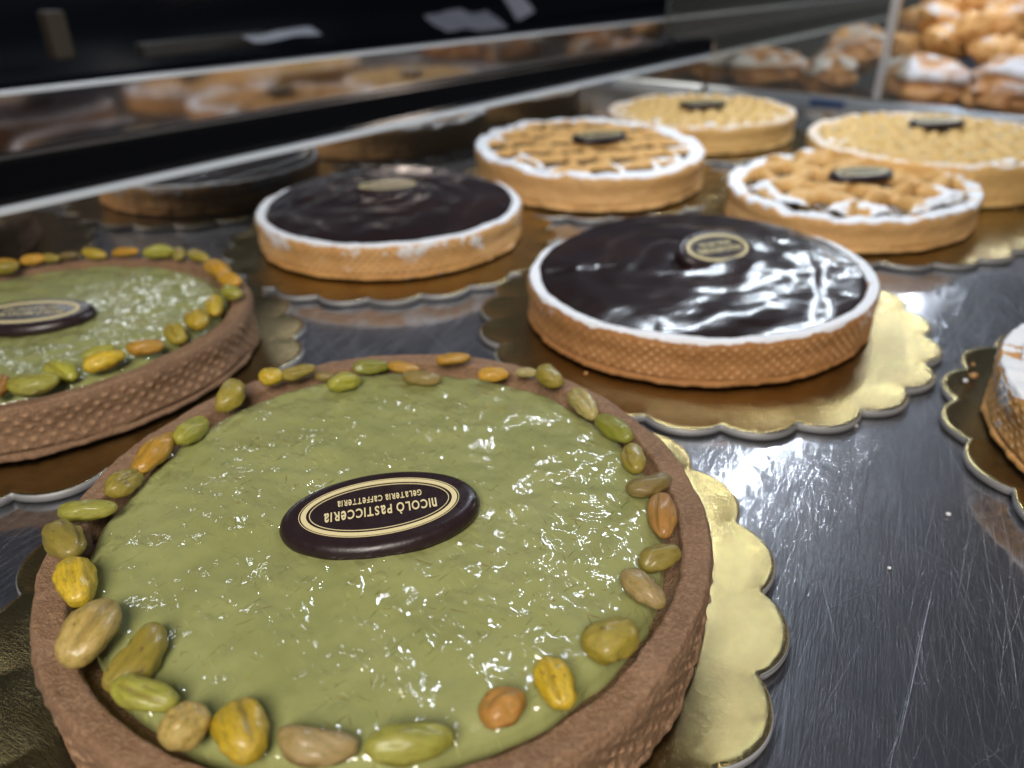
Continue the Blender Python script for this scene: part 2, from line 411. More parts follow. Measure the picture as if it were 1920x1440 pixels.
def nut_mesh(seed):
    r_ = np.random.default_rng(seed)
    nu, nv = 40, 26
    t = np.linspace(0, PI, nv); p = np.linspace(0, 2 * PI, nu, endpoint=False)
    T, P = np.meshgrid(t, p, indexing='ij')
    x = -np.cos(T) * .5
    tap = np.sin(T) ** (.82) * (1 - .22 * r_.uniform(.2, 1) * (x + .5))
    kind = seed % 4
    y = tap * np.cos(P) * .5; z = tap * np.sin(P) * .5 * (.84 + .1 * r_.random())
    n = fbm(x * 2.2 + seed * 3.1, y * 2.2, z * 2.2, 2)
    k = 1 + .15 * n + .045 * fbm(x * 6 + seed, y * 6, z * 6, 3)
    k = k * (1 - .10 * sstep(.2, .5, noise3(x * 3.5 - seed, y * 3.5, z * 3.5)))
    # lengthwise wrinkles and a seam
    k = k + .03 * np.abs(noise3(x * 3 + seed, np.cos(P) * 5, np.sin(P) * 5)) + .035 * noise3(x * 2 + seed, P * 0 + np.cos(P) * 3, np.sin(P) * 3)
    pa = r_.uniform(.5, 2.3); da = np.abs(np.angle(np.exp(1j * (P - pa - .5 * x))))
    seam = np.exp(-(da / .16) ** 2) * sstep(-.46, -.2, x) * (1 - sstep(.28, .48, x))
    deep = .22 if kind in (0, 2) else .08
    k = k - deep * seam
    y = y * k; z = z * k; x = x * (1 + .05 * n)
    if kind == 2: z = z - .10 * x * x * 4 * .5
    if kind == 1: y = y + .12 * (x * x * 4)
    return mesh_np('pistachio_nut', np.stack([x, y, z], -1).reshape(-1, 3), grid_faces(nv, nu, True), True, {'crease': seam * (1 if deep > .1 else .5)})
NUTS = [nut_mesh(i) for i in range(12)]
for m in NUTS: m.materials.append(M_nut)

def plaque_mesh():
    nt = 120; th = np.linspace(0, 2 * PI, nt, endpoint=False)
    a, b, hgt = .305, .182, .052
    prof = [(-.02, 0, .0), (.0, .006, 0), (.002, .022, 0), (-.004, .036, 0), (-.012, .046, 0), (-.022, .051, 0), (-.034, hgt, 0), (-.06, hgt, 0), (-.12, hgt, 0), (-.18, hgt, 0)]
    V_ = []
    for off, z, _ in prof:
        V_.append(np.stack([np.cos(th) * (a + off), np.sin(th) * max(b + off, .001), 0 * th + z], -1))
    V_.append(np.stack([np.cos(th) * (a - .2) * .1, 0 * th, 0 * th + hgt], -1))
    return mesh_np('plaque', np.concatenate(V_), grid_faces(len(V_), nt, True), True)
def ring_flat(a0, b0, a1, b1, z, hz=.0012):
    nt = 140; th = np.linspace(0, 2 * PI, nt, endpoint=False)
    V_ = [np.stack([np.cos(th) * a, np.sin(th) * b, 0 * th + zz], -1) for a, b, zz in ((a0, b0, z - .001), (a0, b0, z + hz), (a1, b1, z + hz), (a1, b1, z - .001))]
    return mesh_np('oval_ring', np.concatenate(V_), grid_faces(4, nt, True), False)
ME_plq = plaque_mesh(); ME_plq.materials.append(M_plq)
PZ = .0525
ME_ring1 = ring_flat(.238, .124, .222, .110, PZ); ME_ring1.materials.append(M_print)
ME_ring2 = ring_flat(.213, .1015, .2105, .0995, PZ); ME_ring2.materials.append(M_print)
ME_ring3 = ring_flat(.2445, .1295, .2425, .1278, PZ); ME_ring3.materials.append(M_print)

def text_mesh(lines):
    """unicase lettering: small letters drawn as tall as the capitals"""
    bm = bmesh.new()
    for txt, cap, width, y0 in lines:
        x = 0; glyphs = []
        for ch in txt:
            if ch == ' ': x += .34 * cap; continue
            cu = bpy.data.curves.new('t', 'FONT'); cu.body = ch; cu.size = 1; cu.resolution_u = 6; cu.offset = .022
            ob = bpy.data.objects.new('t', cu); C.objects.link(ob)
            dg = bpy.context.evaluated_depsgraph_get(); dg.update()
            me = bpy.data.meshes.new_from_object(ob.evaluated_get(dg))
            co = np.array([v.co[:] for v in me.vertices])
            mn, mx = co.min(0), co.max(0)
            base = mn[1] if ch not in 'Ò' else 0
            full = (mx[1] - mn[1]) if ch not in 'Ò' else .735
            sy = cap / full; wch = mx[0] - mn[0]
            sx = cap / .73 * .80 * (1.12 if ch.islower() else 1)
            b2 = bmesh.new(); b2.from_mesh(me)
            for v in b2.verts:
                v.co.x = (v.co.x - mn[0]) * sx + x; v.co.y = (v.co.y - base) * sy; v.co.z = 0
            tmp = bpy.data.meshes.new('x'); b2.to_mesh(tmp); b2.free(); glyphs.append(tmp)
            x += wch * sx + .17 * cap
            bpy.data.objects.remove(ob); bpy.data.curves.remove(cu); bpy.data.meshes.remove(me)
        k = width / x
        for g in glyphs:
            for v in g.vertices: v.co.x = (v.co.x - x / 2) * k; v.co.y += y0; v.co.z = PZ + .0012
            bm.from_mesh(g); bpy.data.meshes.remove(g)
    me = bpy.data.meshes.new('lettering'); bm.to_mesh(me); bm.free(); me.materials.append(M_print)
    return me
ME_text = text_mesh([('nICOLÒ PaSTICCeRIa', .043, .345, -.002), ('GeLaTeRIa CaFFeTTeRIa', .029, .262, -.052)])

def plaque(parent, loc, rot, tilt=(0, 0), s=(1, 1, 1)):
    p = link('chocolate_plaque', ME_plq, None, parent, loc, (tilt[0], tilt[1], rot)); p.scale = s
    link('oval_ring', ME_ring1, None, p); link('inner_ring', ME_ring2, None, p); link('outer_ring', ME_ring3, None, p)
    link('lettering', ME_text, None, p)
    return p

def ell(a, b, phi):
    c, s = math.cos(phi), math.sin(phi); R = np.array([[c, -s], [s, c]])
    return R @ np.diag([a, b]) @ R.T
# centre, ellipse, rim height
TART = {'A': (-.412, 2.007, 1.009, 1.06, .273, .021), 'B': (-2.326, 3.544, 1.002, .909, .438, -.019), 'C': (1.063, 4.127, .983, .907, .563, -.020),
        'D': (-.855, 5.549, .937, .929, -.207, -.030), 'E': (.701, 7.132, .995, 1.16, .178, .020), 'F': (2.613, 5.949, 1.031, .889, .913, -.035),
        'G': (2.079, 8.803, 1.024, .956, .604, -.001), 'H': (3.747, 7.036, 1.13, 1.05, .809, .06), 'I': (2.952, 2.536, .965, .965, 0, .0)}

def board_mesh(R, phase, seed):
    nt = 22 * 30; th = np.linspace(0, 2 * PI, nt, endpoint=False)
    sc_ = np.abs(np.sin(11 * (th - phase))) ** .75
    e = R - .075 * (1 - sc_)
    T_ = .046
    rows = []
    warp = lambda x, y: .002 * noise3(x * 1.5 + seed, y * 1.5, 0 * x)
    for f, dr, z in [(0.02, 0, T_), (.3, 0, T_), (.6, 0, T_), (.8, 0, T_), (.9, 0, T_), (1, -.036, T_), (1, -.030, T_ + .003), (1, -.012, T_ + .004), (1, -.005, T_), (1, 0, T_ - .008), (1, .001, T_ * .5), (1, -.003, .006), (1, -.01, .0), (.9, 0, 0), (.02, 0, 0)]:
        r = e * f + dr if f > .95 else (R - .09) * f + 0 * e
        x, y = np.cos(th) * r, np.sin(th) * r
        rows.append(np.stack([x, y, z + warp(x, y) * (z > .02)], -1))
    F = grid_faces(len(rows), nt, True)
    mi = np.repeat([0 if k < 8 else 1 for k in range(len(rows) - 1)], nt)
    return mesh_np('cake_board', np.concatenate(rows) * np.array([1, 1, .8]), F, True, None, mi)
def board(name, x, y, R, phase, label, seed):
    o = link(name, board_mesh(R, math.radians(phase), seed), [M_gold, M_card], None, (x, y, ZC + .002))
    return tag(o, label, 'cake board', 'scalloped gold cake boards')
board('cake_board', -.408, 2.077, 1.30, -9, 'scalloped gold cake board under the nearest pistachio tart', 1)
board('cake_board', -2.36, 3.60, 1.27, -5, 'scalloped gold cake board under the pistachio tart cut by the left edge', 2)
board('cake_board', 1.064, 4.061, 1.25, -81, 'scalloped gold cake board under the nearer dark chocolate tart, bright yellow at its right', 3)
board('cake_board', -.841, 5.50, 1.20, -91, 'scalloped gold cake board under the chocolate tart farther back', 4)
board('cake_board', .74, 7.05, 1.22, -88, 'scalloped board under the sugar-rimmed jam tart by the steel upstand', 5)
board('cake_board', 2.72, 5.98, 1.24, -88, 'scalloped gold board under the jam tart with the bulging crust pieces', 6)
board('cake_board', 2.10, 8.75, 1.20, -80, 'board under the pale lattice tart at the far left of the back row', 7)
board('cake_board', 3.82, 7.02, 1.26, -75, 'board under the pale lattice tart beside the clear divider', 8)
board('cake_board', 3.135, 2.548, 1.30, 154, 'scalloped gold board with grey card edge cut by the right edge of the photo', 9)

NUT_A = [(-0.967, 2.766, -2.0, 0.098, 0.09, 'y'), (-0.868, 2.803, 20.0, 0.139, 0.074, 'o'), (-0.765, 2.809, -2.0, 0.079, 0.052, 'b'), (-0.673, 2.744, 30.0, 0.134, 0.098, 'g'), (-0.586, 2.877, 24.0, 0.147, 0.071, 'd'), (-0.448, 2.873, -12.0, 0.134, 0.066, 'n'), (-0.366, 2.769, -12.0, 0.165, 0.077, 'b'), (-0.244, 2.904, -2.0, 0.148, 0.071, 'n'), (-0.075, 2.801, -2.0, 0.126, 0.069, 'n'), (0.061, 2.783, -2.0, 0.091, 0.043, 'p'), (0.145, 2.732, -62.0, 0.144, 0.098, 'o'), (0.268, 2.55, -70.0, 0.212, 0.089, 'p'), (0.362, 2.375, -57.0, 0.187, 0.088, 'd'), (0.407, 2.18, -86.0, 0.14, 0.09, 'o'), (0.441, 2.033, 28.0, 0.163, 0.089, 'b'), (0.453, 1.885, -95.0, 0.175, 0.088, 'r'), (0.411, 1.691, 23.0, 0.128, 0.085, 'o'), (0.346, 1.57, -49.0, 0.145, 0.098, 't'), (0.238, 1.367, 23.0, 0.149, 0.119, 'o'), (0.094, 1.264, -67.0, 0.139, 0.101, 'y'), (-0.033, 1.198, 33.0, 0.116, 0.105, 'r'), (-0.232, 1.098, 13.0, 0.191, 0.097, 'g'), (-0.438, 1.105, -6.0, 0.179, 0.093, 't'), (-0.611, 1.144, -52.0, 0.166, 0.124, 'y'), (-0.735, 1.147, 55.0, 0.101, 0.107, 't'), (-0.858, 1.233, -14.0, 0.163, 0.092, 'g'), (-0.922, 1.355, 75.0, 0.19, 0.11, 'o'), (-1.074, 1.426, 85.0, 0.196, 0.133, 't'), (-1.193, 1.604, -56.0, 0.179, 0.111, 'y'), (-1.31, 1.778, -44.0, 0.188, 0.113, 'o'), (-1.313, 1.92, 7.0, 0.175, 0.082, 'g'), (-1.273, 2.089, 80.0, 0.154, 0.101, 'o'), (-1.238, 2.251, 76.0, 0.218, 0.107, 'n'), (-1.162, 2.399, 79.0, 0.193, 0.097, 'g'), (-1.08, 2.621, 91.0, 0.17, 0.111, 'o')]
NUT_B = [(-2.084, 2.791, 105.0, 0.136, 0.087, 'r'), (-1.949, 2.795, 9.0, 0.199, 0.113, 'g'), (-1.921, 2.954, -32.0, 0.2, 0.1, 'g'), (-1.842, 3.132, 37.0, 0.138, 0.071, 'g'), (-1.751, 2.997, 43.0, 0.17, 0.111, 'y'), (-1.625, 3.125, 17.0, 0.158, 0.09, 'n'), (-1.554, 3.297, -49.0, 0.149, 0.109, 'o'), (-1.49, 3.405, -64.0, 0.178, 0.117, 'y'), (-1.486, 3.632, 104.0, 0.2, 0.086, 'y'), (-1.435, 3.745, -46.0, 0.151, 0.093, 'g'), (-1.597, 4.064, -50.0, 0.22, 0.13, 'n'), (-1.50, 3.93, -30.0, 0.16, 0.09, 'n'), (-1.79, 4.30, -39.0, 0.187, 0.087, 'o'), (-1.92, 4.36, 107.0, 0.134, 0.076, 'o'), (-2.045, 4.38, 23.0, 0.175, 0.107, 'g'), (-2.255, 4.40, -15.0, 0.186, 0.07, 'n'), (-2.428, 4.38, -2.0, 0.143, 0.076, 'y'), (-2.569, 4.36, -2.0, 0.129, 0.057, 'b'), (-2.658, 4.33, -2.0, 0.109, 0.057, 'o'), (-2.744, 4.30, 13.0, 0.132, 0.069, 'n'), (-2.866, 4.22, -2.0, 0.17, 0.074, 'n')]
for k in range(14):                                                # the far side of that tart, out of the frame
    a = math.radians(128 + k * 10.2)
    NUT_B.append((-2.326 + .83 * math.cos(a), 3.544 + .78 * math.sin(a), k * 53 % 180, .16, .09, 'ogynot'[k % 6]))

def pistachio_tart(key, label, nuts, nseg, seed, pl, ptilt, prot, nn):
    cx, cy, a, b, phi, zt = TART[key]; M = ell(a, b, phi)
    t = empty('pistachio_tart', (cx, cy, 0), label, 'tart', 'tarts with pistachio cream')
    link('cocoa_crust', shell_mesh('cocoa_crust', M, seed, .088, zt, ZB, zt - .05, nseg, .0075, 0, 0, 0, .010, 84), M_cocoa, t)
    ztop = zt - .004
    def fn(x, y, q):
        return (.010 * fbm(x * 3 + seed, y * 3, 0 * x) + .0045 * fbm(x * 9, y * 9 + seed, 0 * x, 2) + .012 * (1 - q * q))
    link('pistachio_cream', disc_mesh('pistachio_cream', M, seed, .872, ztop, fn, nn, nn * 3, .018, .07, .055), M_cream, t)
    Mi = np.linalg.inv(M)
    for i, (x, y, an, L, W, c) in enumerate(nuts):
        q = Mi @ np.array([x - cx, y - cy]); r = np.linalg.norm(q)
        n_ = link('pistachio_nut', NUTS[(i * 5 + seed) % 12], None, t)
        zz = ztop + .018 + W * .20 + (.02 if r > .86 else 0)
        n_.location = (x - cx, y - cy, zz)
        n_.rotation_euler = (random.Random(i + seed).uniform(-.6, .6), random.Random(i * 3 + seed).uniform(-.16, .16), math.radians(an))
        n_.scale = (max(L, W * 1.02) * 1.01, W * 1.0, W * .93)
        cc = NUTC[c]; k = random.Random(i + 50).uniform(.62, .98); n_.color = (cc[0] * k * .92, cc[1] * k, cc[2], 1)
    plaque(t, (pl[0] - cx, pl[1] - cy, ztop + pl[2]), prot, ptilt)
    return t
pistachio_tart('A', 'large pistachio cream tart nearest the camera, whole ring of nuts around it', NUT_A, 1300, 11, (-.409, 1.915, .008), (-.04, .03), math.radians(190), 230)
pistachio_tart('B', 'pistachio cream tart cut by the left edge, waffled cocoa crust', NUT_B, 1000, 4, (-2.36, 3.53, .008), (.0, 0), math.radians(186), 130)

def ganache_tart(key, label, seed, nseg, pl, prot, ptilt, mat, sugar_side, wf=.0065):
    cx, cy, a, b, phi, zt = TART[key]; M = ell(a, b, phi)
    t = empty('chocolate_tart', (cx, cy, 0), label, 'tart', 'tarts with dark chocolate glaze')
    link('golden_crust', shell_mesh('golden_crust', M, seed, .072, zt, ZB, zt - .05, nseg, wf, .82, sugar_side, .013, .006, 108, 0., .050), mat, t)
    def fn(x, y, q):
        sw = np.sin(9 * q + 2.5 * np.arctan2(y, x) + 2 * fbm(x * 1.5 + seed, y * 1.5, 0 * x, 2))
        return .044 * (1 - q ** 2) - .010 * sstep(.75, 1, q) * (y < 0) + .052 * y + .0065 * sw * sstep(.15, .5, q) + .006 * fbm(x * 2.5, y * 2.5 + seed, 0 * x, 2)
    link('chocolate_glaze', disc_mesh('chocolate_glaze', M, seed, .952, zt + .002, fn, 110, 400, .006, .06, .030), M_gan, t)
    plaque(t, (pl[0] - cx, pl[1] - cy, zt + pl[2]), prot, ptilt, (.86, .86, 1))
    return t
ganache_tart('C', 'nearer dark chocolate tart with white sugared rim and tilted chocolate oval', 21, 1100, (1.16, 4.24, .040), math.radians(206), (-.42, -.05), M_crust_dark, .45)
ganache_tart('D', 'farther dark chocolate tart with white sugared rim and sugar-dusted waffle side', 33, 1000, (-.90, 5.78, .012), math.radians(190), (.02, 0), M_crust_mid, 1.0, .012)

def jam_tart(key, label, seed, pl, prot, ang, spacing, w, h, lump, crimp, mats, filling, name, group, sug_r, sug, rim=.12, ss=.0, wf=.003, rs=.80, tilt=0.):
    cx, cy, a, b, phi, zt = TART[key]; M = ell(a, b, phi)
    t = empty(name, (cx, cy, 0), label, 'tart', group)
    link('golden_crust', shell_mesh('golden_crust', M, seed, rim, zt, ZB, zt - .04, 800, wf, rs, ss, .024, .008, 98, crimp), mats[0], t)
    link('filling', disc_mesh('filling', M, seed, 1 - rim - .003, zt - .018, lambda x, y, q: .006 * fbm(x * 4 + seed, y * 4, 0 * x), 30, 160, 0, .02, .0), filling, t)
    link('lattice_crust', lattice_mesh('lattice_crust', M, seed, 1 - rim + .03, zt - .028, ang, spacing, w, h, lump, 300, sug_r, sug, bead=(name == 'lattice_tart')), mats[1], t)
    if pl: plaque(t, (pl[0] - cx, pl[1] - cy, zt + pl[2]), prot, (tilt, 0), (.85, .85, 1))
    return t
jam_tart('E', 'jam lattice tart with thick icing sugar ring, third in the row along the steel upstand', 41, (.80, 7.06, .045), math.radians(200), (.3, 1.75), .30, .056, .048, .7, .024, (M_crust, M_lattice), M_jam, 'jam_tart', 'jam tarts dusted with icing sugar', .80, .78, .12)
jam_tart('F', 'jam tart with raised golden crust pieces and a sugared border, behind the nearer chocolate tart', 52, (2.62, 5.83, .055), math.radians(196), (.5, 2.1), .37, .086, .080, .9, .028, (M_crust, M_lattice), M_jam, 'jam_tart', 'jam tarts dusted with icing sugar', .80, .78, .13)
jam_tart('G', 'pale yellow lattice tart farthest back, small dark oval in its middle', 63, (2.08, 8.75, .035), math.radians(190), (.4, 1.97), .20, .050, .050, .6, .014, (M_crust_pale, M_yellow), M_cust, 'lattice_tart', 'pale lattice tarts at the back', .84, .70, .09, rs=.50)
jam_tart('H', 'pale yellow lattice tart in front of the clear divider', 74, (3.86, 7.28, .035), math.radians(190), (.6, 2.17), .20, .052, .052, .6, .014, (M_crust_pale, M_yellow), M_cust, 'lattice_tart', 'pale lattice tarts at the back', .86, .70, .09, rs=.50)
jam_tart('I', 'jam tart cut by the right edge, brown pebbly side and sugared rim', 85, (2.95, 2.5, .045), math.radians(190), (.3, 1.9), .26, .085, .06, .9, .016, (M_crust_mid, M_lattice), M_jam, 'jam_tart', 'jam tarts dusted with icing sugar', .80, .7, .115, 1.0, .007)

# ---------------------------------------------------------------- counter, upstand, glass
bm = bmesh.new()
box_uv(bm, -6, 11.0, -5, 5.30, -.80, ZC)
tag(link('counter', bm_mesh('counter', bm), M_steel), kind='structure')
bm = bmesh.new(); box_uv(bm, 11.25, 24, -5, 5.30, -.80, ZC)
tag(link('counter_far_section', bm_mesh('counter_far_section', bm), M_steel2), kind='structure')
# steel upstand behind the tarts, with a folded bright lip and a ledge
t = empty('steel_upstand', uvp(4, 5.3, ZC), 'polished steel upstand with bright top lip running behind the tarts', 'upstand')
def under(parent, name, me, mat):
    o = link(name, me, mat, parent); o.matrix_parent_inverse = Matrix.Translation(-Vector(parent.location)); return o
bm = bmesh.new(); prism_uv(bm, [(5.303, -.80), (5.36, -.80), (5.36, .185), (5.303, .185)], -6, 24, -.006, 1)
under(t, 'face_panel', bm_mesh('p', bm), steel_mat('upstand_steel', (.55, .53, .50), .04, .10, .10))
bm = bmesh.new(); prism_uv(bm, [(5.285, .187), (5.36, .187), (5.36, .222), (5.31, .226), (5.288, .215)], -6, 24, -.006, 1)
under(t, 'lip', bm_mesh('p', bm), M_chrome)
bm = bmesh.new(); prism_uv(bm, [(5.362, .12), (5.64, .12), (5.64, .20), (5.362, .20)], -6, 24, -.006, 1)
under(t, 'ledge', bm_mesh('p', bm), M_steel2)
# black rail
bm = bmesh.new(); prism_uv(bm, [(5.645, .0), (6.05, .0), (6.05, .345), (5.9, .345), (5.66, .215), (5.645, .2)], -6, 26, -.014, 1)
tag(link('black_rail', bm_mesh('black_rail', bm), plain('black_plastic', (.002, .0022, .003), 1., Specular_IOR_Level=.05)), 'matt black channel between the steel ledge and the mirrored panel', 'rail')
# mirrored strip with bright edges
t = empty('mirror_panel', uvp(4, 6.15, .3), 'long low mirrored panel with bright top edge reflecting the tarts', 'mirror')
s = Mat('bronze_mirror').set(Metallic=1., Base_Color=(.46, .40, .37), Roughness=.08)
bm = bmesh.new(); prism_uv(bm, [(6.10, .36), (6.20, .36), (6.20, .735), (6.10, .735)], -6, 11.30, -.017, 1)
under(t, 'mirror_face', bm_mesh('p', bm), s.m)
bm = bmesh.new(); prism_uv(bm, [(6.10, .36), (6.20, .36), (6.20, .735), (6.10, .735)], 11.42, 26, -.017, 1)
under(t, 'mirror_face', bm_mesh('p', bm), s.m)
bm = bmesh.new(); prism_uv(bm, [(6.085, .737), (6.21, .737), (6.21, .760), (6.085, .760)], -6, 26, -.017, 1)
under(t, 'top_edge', bm_mesh('p', bm), M_chrome)
bm = bmesh.new(); prism_uv(bm, [(6.07, .330), (6.21, .330), (6.21, .358), (6.07, .358)], -6, 26, -.017, 1)
under(t, 'bottom_edge', bm_mesh('p', bm), plain('bronze_edge', (.60, .56, .52), .35, 1.))
bm = bmesh.new(); prism_uv(bm, [(6.08, .36), (6.19, .36), (6.19, .735), (6.08, .735)], 11.302, 11.418, -.017, 1)
under(t, 'joint_bracket', bm_mesh('p', bm), plain('dark_bracket', (.03, .03, .035), .4, .6))

# clear divider standing across the counter
def acrylic():
    s = Mat('clear_acrylic'); s.n.remove(s.b)
    gl = s.n.new('ShaderNodeBsdfGlossy') if hasattr(bpy.types, 'ShaderNodeBsdfGlossy') else s.n.new('ShaderNodeBsdfAnisotropic')
    gl.inputs['Roughness'].default_value = .06; gl.inputs['Color'].default_value = (.8, .85, .85, 1)
    tr = s.n.new('ShaderNodeBsdfTransparent'); tr.inputs['Color'].default_value = (.88, .86, .80, 1)
    fr = s.n.new('ShaderNodeFresnel'); fr.inputs[0].default_value = 1.25
    mx = s.n.new('ShaderNodeMixShader'); s.l.new(fr.outputs[0], mx.inputs[0]); s.l.new(tr.outputs[0], mx.inputs[1]); s.l.new(gl.outputs[0], mx.inputs[2])
    df = s.n.new('ShaderNodeBsdfDiffuse'); df.inputs[0].default_value = (.7, .72, .70, 1)
    m2 = s.n.new('ShaderNodeMixShader'); m2.inputs[0].default_value = .035
    s.l.new(mx.outputs[0], m2.inputs[1]); s.l.new(df.outputs[0], m2.inputs[2]); s.l.new(m2.outputs[0], s.out.inputs[0]); return s.m
M_acr = acrylic()
t = empty('acrylic_divider', uvp(11.12, 4, ZC), 'clear upright divider between the tarts and the sugared pastries', 'divider')
bm = bmesh.new(); prism_uv(bm, [(3.0, ZC + .09), (5.27, ZC + .09), (5.27, .38), (6.04, .38), (6.04, 1.9), (3.0, 1.9)], 11.08, 11.14)
under(t, 'clear_sheet', bm_mesh('p', bm), M_acr)
s = Mat('acrylic_edge').set(Base_Color=(.62, .58, .56), Roughness=.18, Transmission_Weight=.45, IOR=1.3)
bm = bmesh.new(); box_uv(bm, 11.05, 11.17, 2.90, 2.998, ZC + .09, 1.9); bevel_all(bm, .012)
under(t, 'front_edge', bm_mesh('p', bm), s.m)
bm = bmesh.new(); box_uv(bm, 11.08, 11.14, 2.66, 2.897, ZC + .09, 1.9)
under(t, 'clear_flange', bm_mesh('p', bm), M_acr)
bm = bmesh.new(); prism_uv(bm, [(-4, ZC - .2), (5.28, ZC - .2), (5.28, ZC + .08), (-4, ZC + .08)], 11.003, 11.247, 0); bevel_all(bm, .02)
tag(link('tray_lip', bm_mesh('tray_lip', bm), plain('pale_steel_lip', (.62, .68, .74), .28, .9)), 'raised pale steel lip across the counter under the clear divider', 'tray edge')
bm = bmesh.new(); box_uv(bm, 10.95, 11.0, 3.3, 3.75, ZC + .003, ZC + .05); bevel_all(bm, .015)
tag(link('blue_clip', bm_mesh('blue_clip', bm), plain('blue_plastic', (.015, .045, .13), .4)), 'small blue strip against the tray lip behind the back tarts', 'clip')

# ---------------------------------------------------------------- sugared pastries behind the divider
def pastry_mat(name, a, b, sug):
    s = Mat(name).set(Roughness=.5, Subsurface_Weight=.05, Subsurface_Scale=.05)
    c = s.mix(s.ramp(s.noise(2.6, 4, .6), [(.35, 0.), (.65, 1.)]), a, b)
    m = s.math('MULTIPLY_ADD', s.math('SUBTRACT', s.noise(5, 5, .7), .5), 1.0, s.attr('sugar'))
    c = s.mix(s.ramp(m, [(.40, 0.), (.85, sug)]), c, (.62, .62, .66))
    s.to(c, 'Base Color'); s.to(s.bump(s.noise(20, 4, .6), .03, .7), 'Normal'); return s.m
M_cro = pastry_mat('baked_croissant', (.74, .43, .16), (.58, .27, .075), .8)
M_puff = pastry_mat('sugared_puff', (.55, .28, .10), (.42, .19, .07), .95)
def croissant_mesh(seed):
    nu, nv = 90, 48; r_ = random.Random(seed)
    S = np.linspace(0, 1, nu); P = np.linspace(0, 2 * PI, nv, endpoint=False)
    s_, p_ = np.meshgrid(S, P, indexing='ij')
    a = (s_ - .5) * 1.9
    rad = .245 * np.sin(PI * np.clip(s_, .02, .98)) ** .75
    seg = np.abs(np.sin((s_ - .5) * PI * 5.6 + .35 * np.sin(p_)))
    rad = rad * (.70 + .36 * seg ** .45) + .035 * fbm(s_ * 9 + seed, np.cos(p_) * 2, np.sin(p_) * 2)
    R = .60
    cx, cy = R * np.sin(a), R * np.cos(a) - R
    x = cx + np.sin(a) * rad * np.cos(p_); y = cy + np.cos(a) * rad * np.cos(p_); z = rad * .85 * np.sin(p_)
    su = sstep(-.1, .9, np.sin(p_)) * (.30 + .6 * sstep(-.2, .5, noise3(x * 2.5 + seed, y * 2.5, z * 2.5)))
    return mesh_np('croissant', np.stack([x, y, z], -1).reshape(-1, 3), grid_faces(nu, nv, True), True, {'sugar': su})
def puff_mesh(seed):
    nu, nv = 60, 90
    T, P = np.meshgrid(np.linspace(.001, PI - .001, nu), np.linspace(0, 2 * PI, nv, endpoint=False), indexing='ij')
    x, y, z = np.sin(T) * np.cos(P), np.sin(T) * np.sin(P), np.cos(T)
    k = 1 + .14 * fbm(x * 1.4 + seed, y * 1.4, z * 1.4, 2)
    fold = np.abs(np.sin(3.2 * z + 1.3 * x + 2.0 * noise3(x * 1.5 + seed, y * 1.5, z * 1.5)))
    k = k * (.74 + .28 * fold ** .45) + .02 * fbm(x * 6 + seed, y * 6, z * 6)
    su = sstep(-.5, .6, z) * (.48 + .50 * sstep(.2, .8, fold)) * (.80 + .5 * noise3(x * 2 + seed, y * 2, z * 2))
    zz = np.where(z < 0, z * .55, z * .78)
    return mesh_np('puff', np.stack([x * k * .5, y * k * .5, zz * k * .5], -1).reshape(-1, 3), grid_faces(nu, nv, True), True, {'sugar': su})
CM = [croissant_mesh(i) for i in range(4)]; PM = [puff_mesh(i * 3 + 1) for i in range(3)]
for m in CM: m.materials.append(M_cro)
for m in PM: m.materials.append(M_puff)
def pastry(kind, k, loc, rot, sc_, label):
    me = (CM if kind == 'croissant' else PM)[k]
    o = link(kind, me, None, None, loc, rot); o.scale = sc_
    tag(o, label, 'croissant' if kind == 'croissant' else 'pastry', 'heap of croissants' if kind == 'croissant' else 'sugar-dusted pastries at the foot of the heap')
zf = ZC + .14
pastry('sugared_pastry', 0, (5.50, 10.95, zf + .06), (.1, 0, .4), (1.18, 1.12, 1.0), 'white sugared pastry just right of the clear divider edge')
pastry('sugared_pastry', 1, (6.02, 9.85, zf + .10), (0, .15, 1.4), (1.15, 1.1, 1.1), 'grey-white sugared pastry cut by the right edge above the lattice tart')
pastry('sugared_pastry', 2, (3.92, 12.7, zf + .04), (0, 0, 0), (1.35, 1.1, .85), 'leftmost sugared pastry seen through the clear divider')
pastry('sugared_pastry', 0, (4.66, 12.1, zf + .0), (0, 0, 2.), (.78, .78, .9), 'small round sugared pastry behind the clear divider')
pastry('sugared_pastry', 1, (5.15, 12.6, zf + .18), (.3, .2, 3.), (1.05, .85, .9), 'sugared pastry leaning behind the small round one')
crs = [((6.02, 11.75, .30), (.1, .25, .7), 'croissant with a white sugar patch on its tip above the white pastry', 0),
       ((6.45, 10.75, .24), (.2, -.2, 2.6), 'glossy croissant at the right edge above the grey-white pastry', 1),
       ((6.75, 11.75, .52), (-.2, .3, 1.1), 'croissant lying across the middle of the heap', 2),
       ((5.85, 12.5, .14), (.4, .1, 2.0), 'golden croissant low in the heap beside the divider edge', 3),
       ((5.55, 13.5, .18), (.2, 0, .2), 'yellowish croissant half hidden behind the divider edge', 0),
       ((6.95, 12.8, .78), (.1, .2, 2.9), 'croissant at the top of the heap touching the upper frame edge', 1),
       ((7.15, 11.75, .72), (0, -.3, 1.8), 'croissant in the upper right corner of the photo', 2),
       ((6.35, 13.2, .44), (.3, .2, .9), 'croissant at the back left shoulder of the heap', 3),
       ((6.20, 12.3, .10), (0, .2, 2.2), 'croissant wedged under the middle of the heap', 1),
       ((6.8, 11.3, .06), (.1, 0, 1.0), 'bottom croissant behind the grey-white pastry', 0),
       ((7.3, 12.3, .35), (.1, .1, .3), 'croissant buried at the right rear of the heap', 3),
       ((6.6, 12.6, .34), (.1, .1, 1.3), 'croissant buried at the rear centre of the heap', 2)]
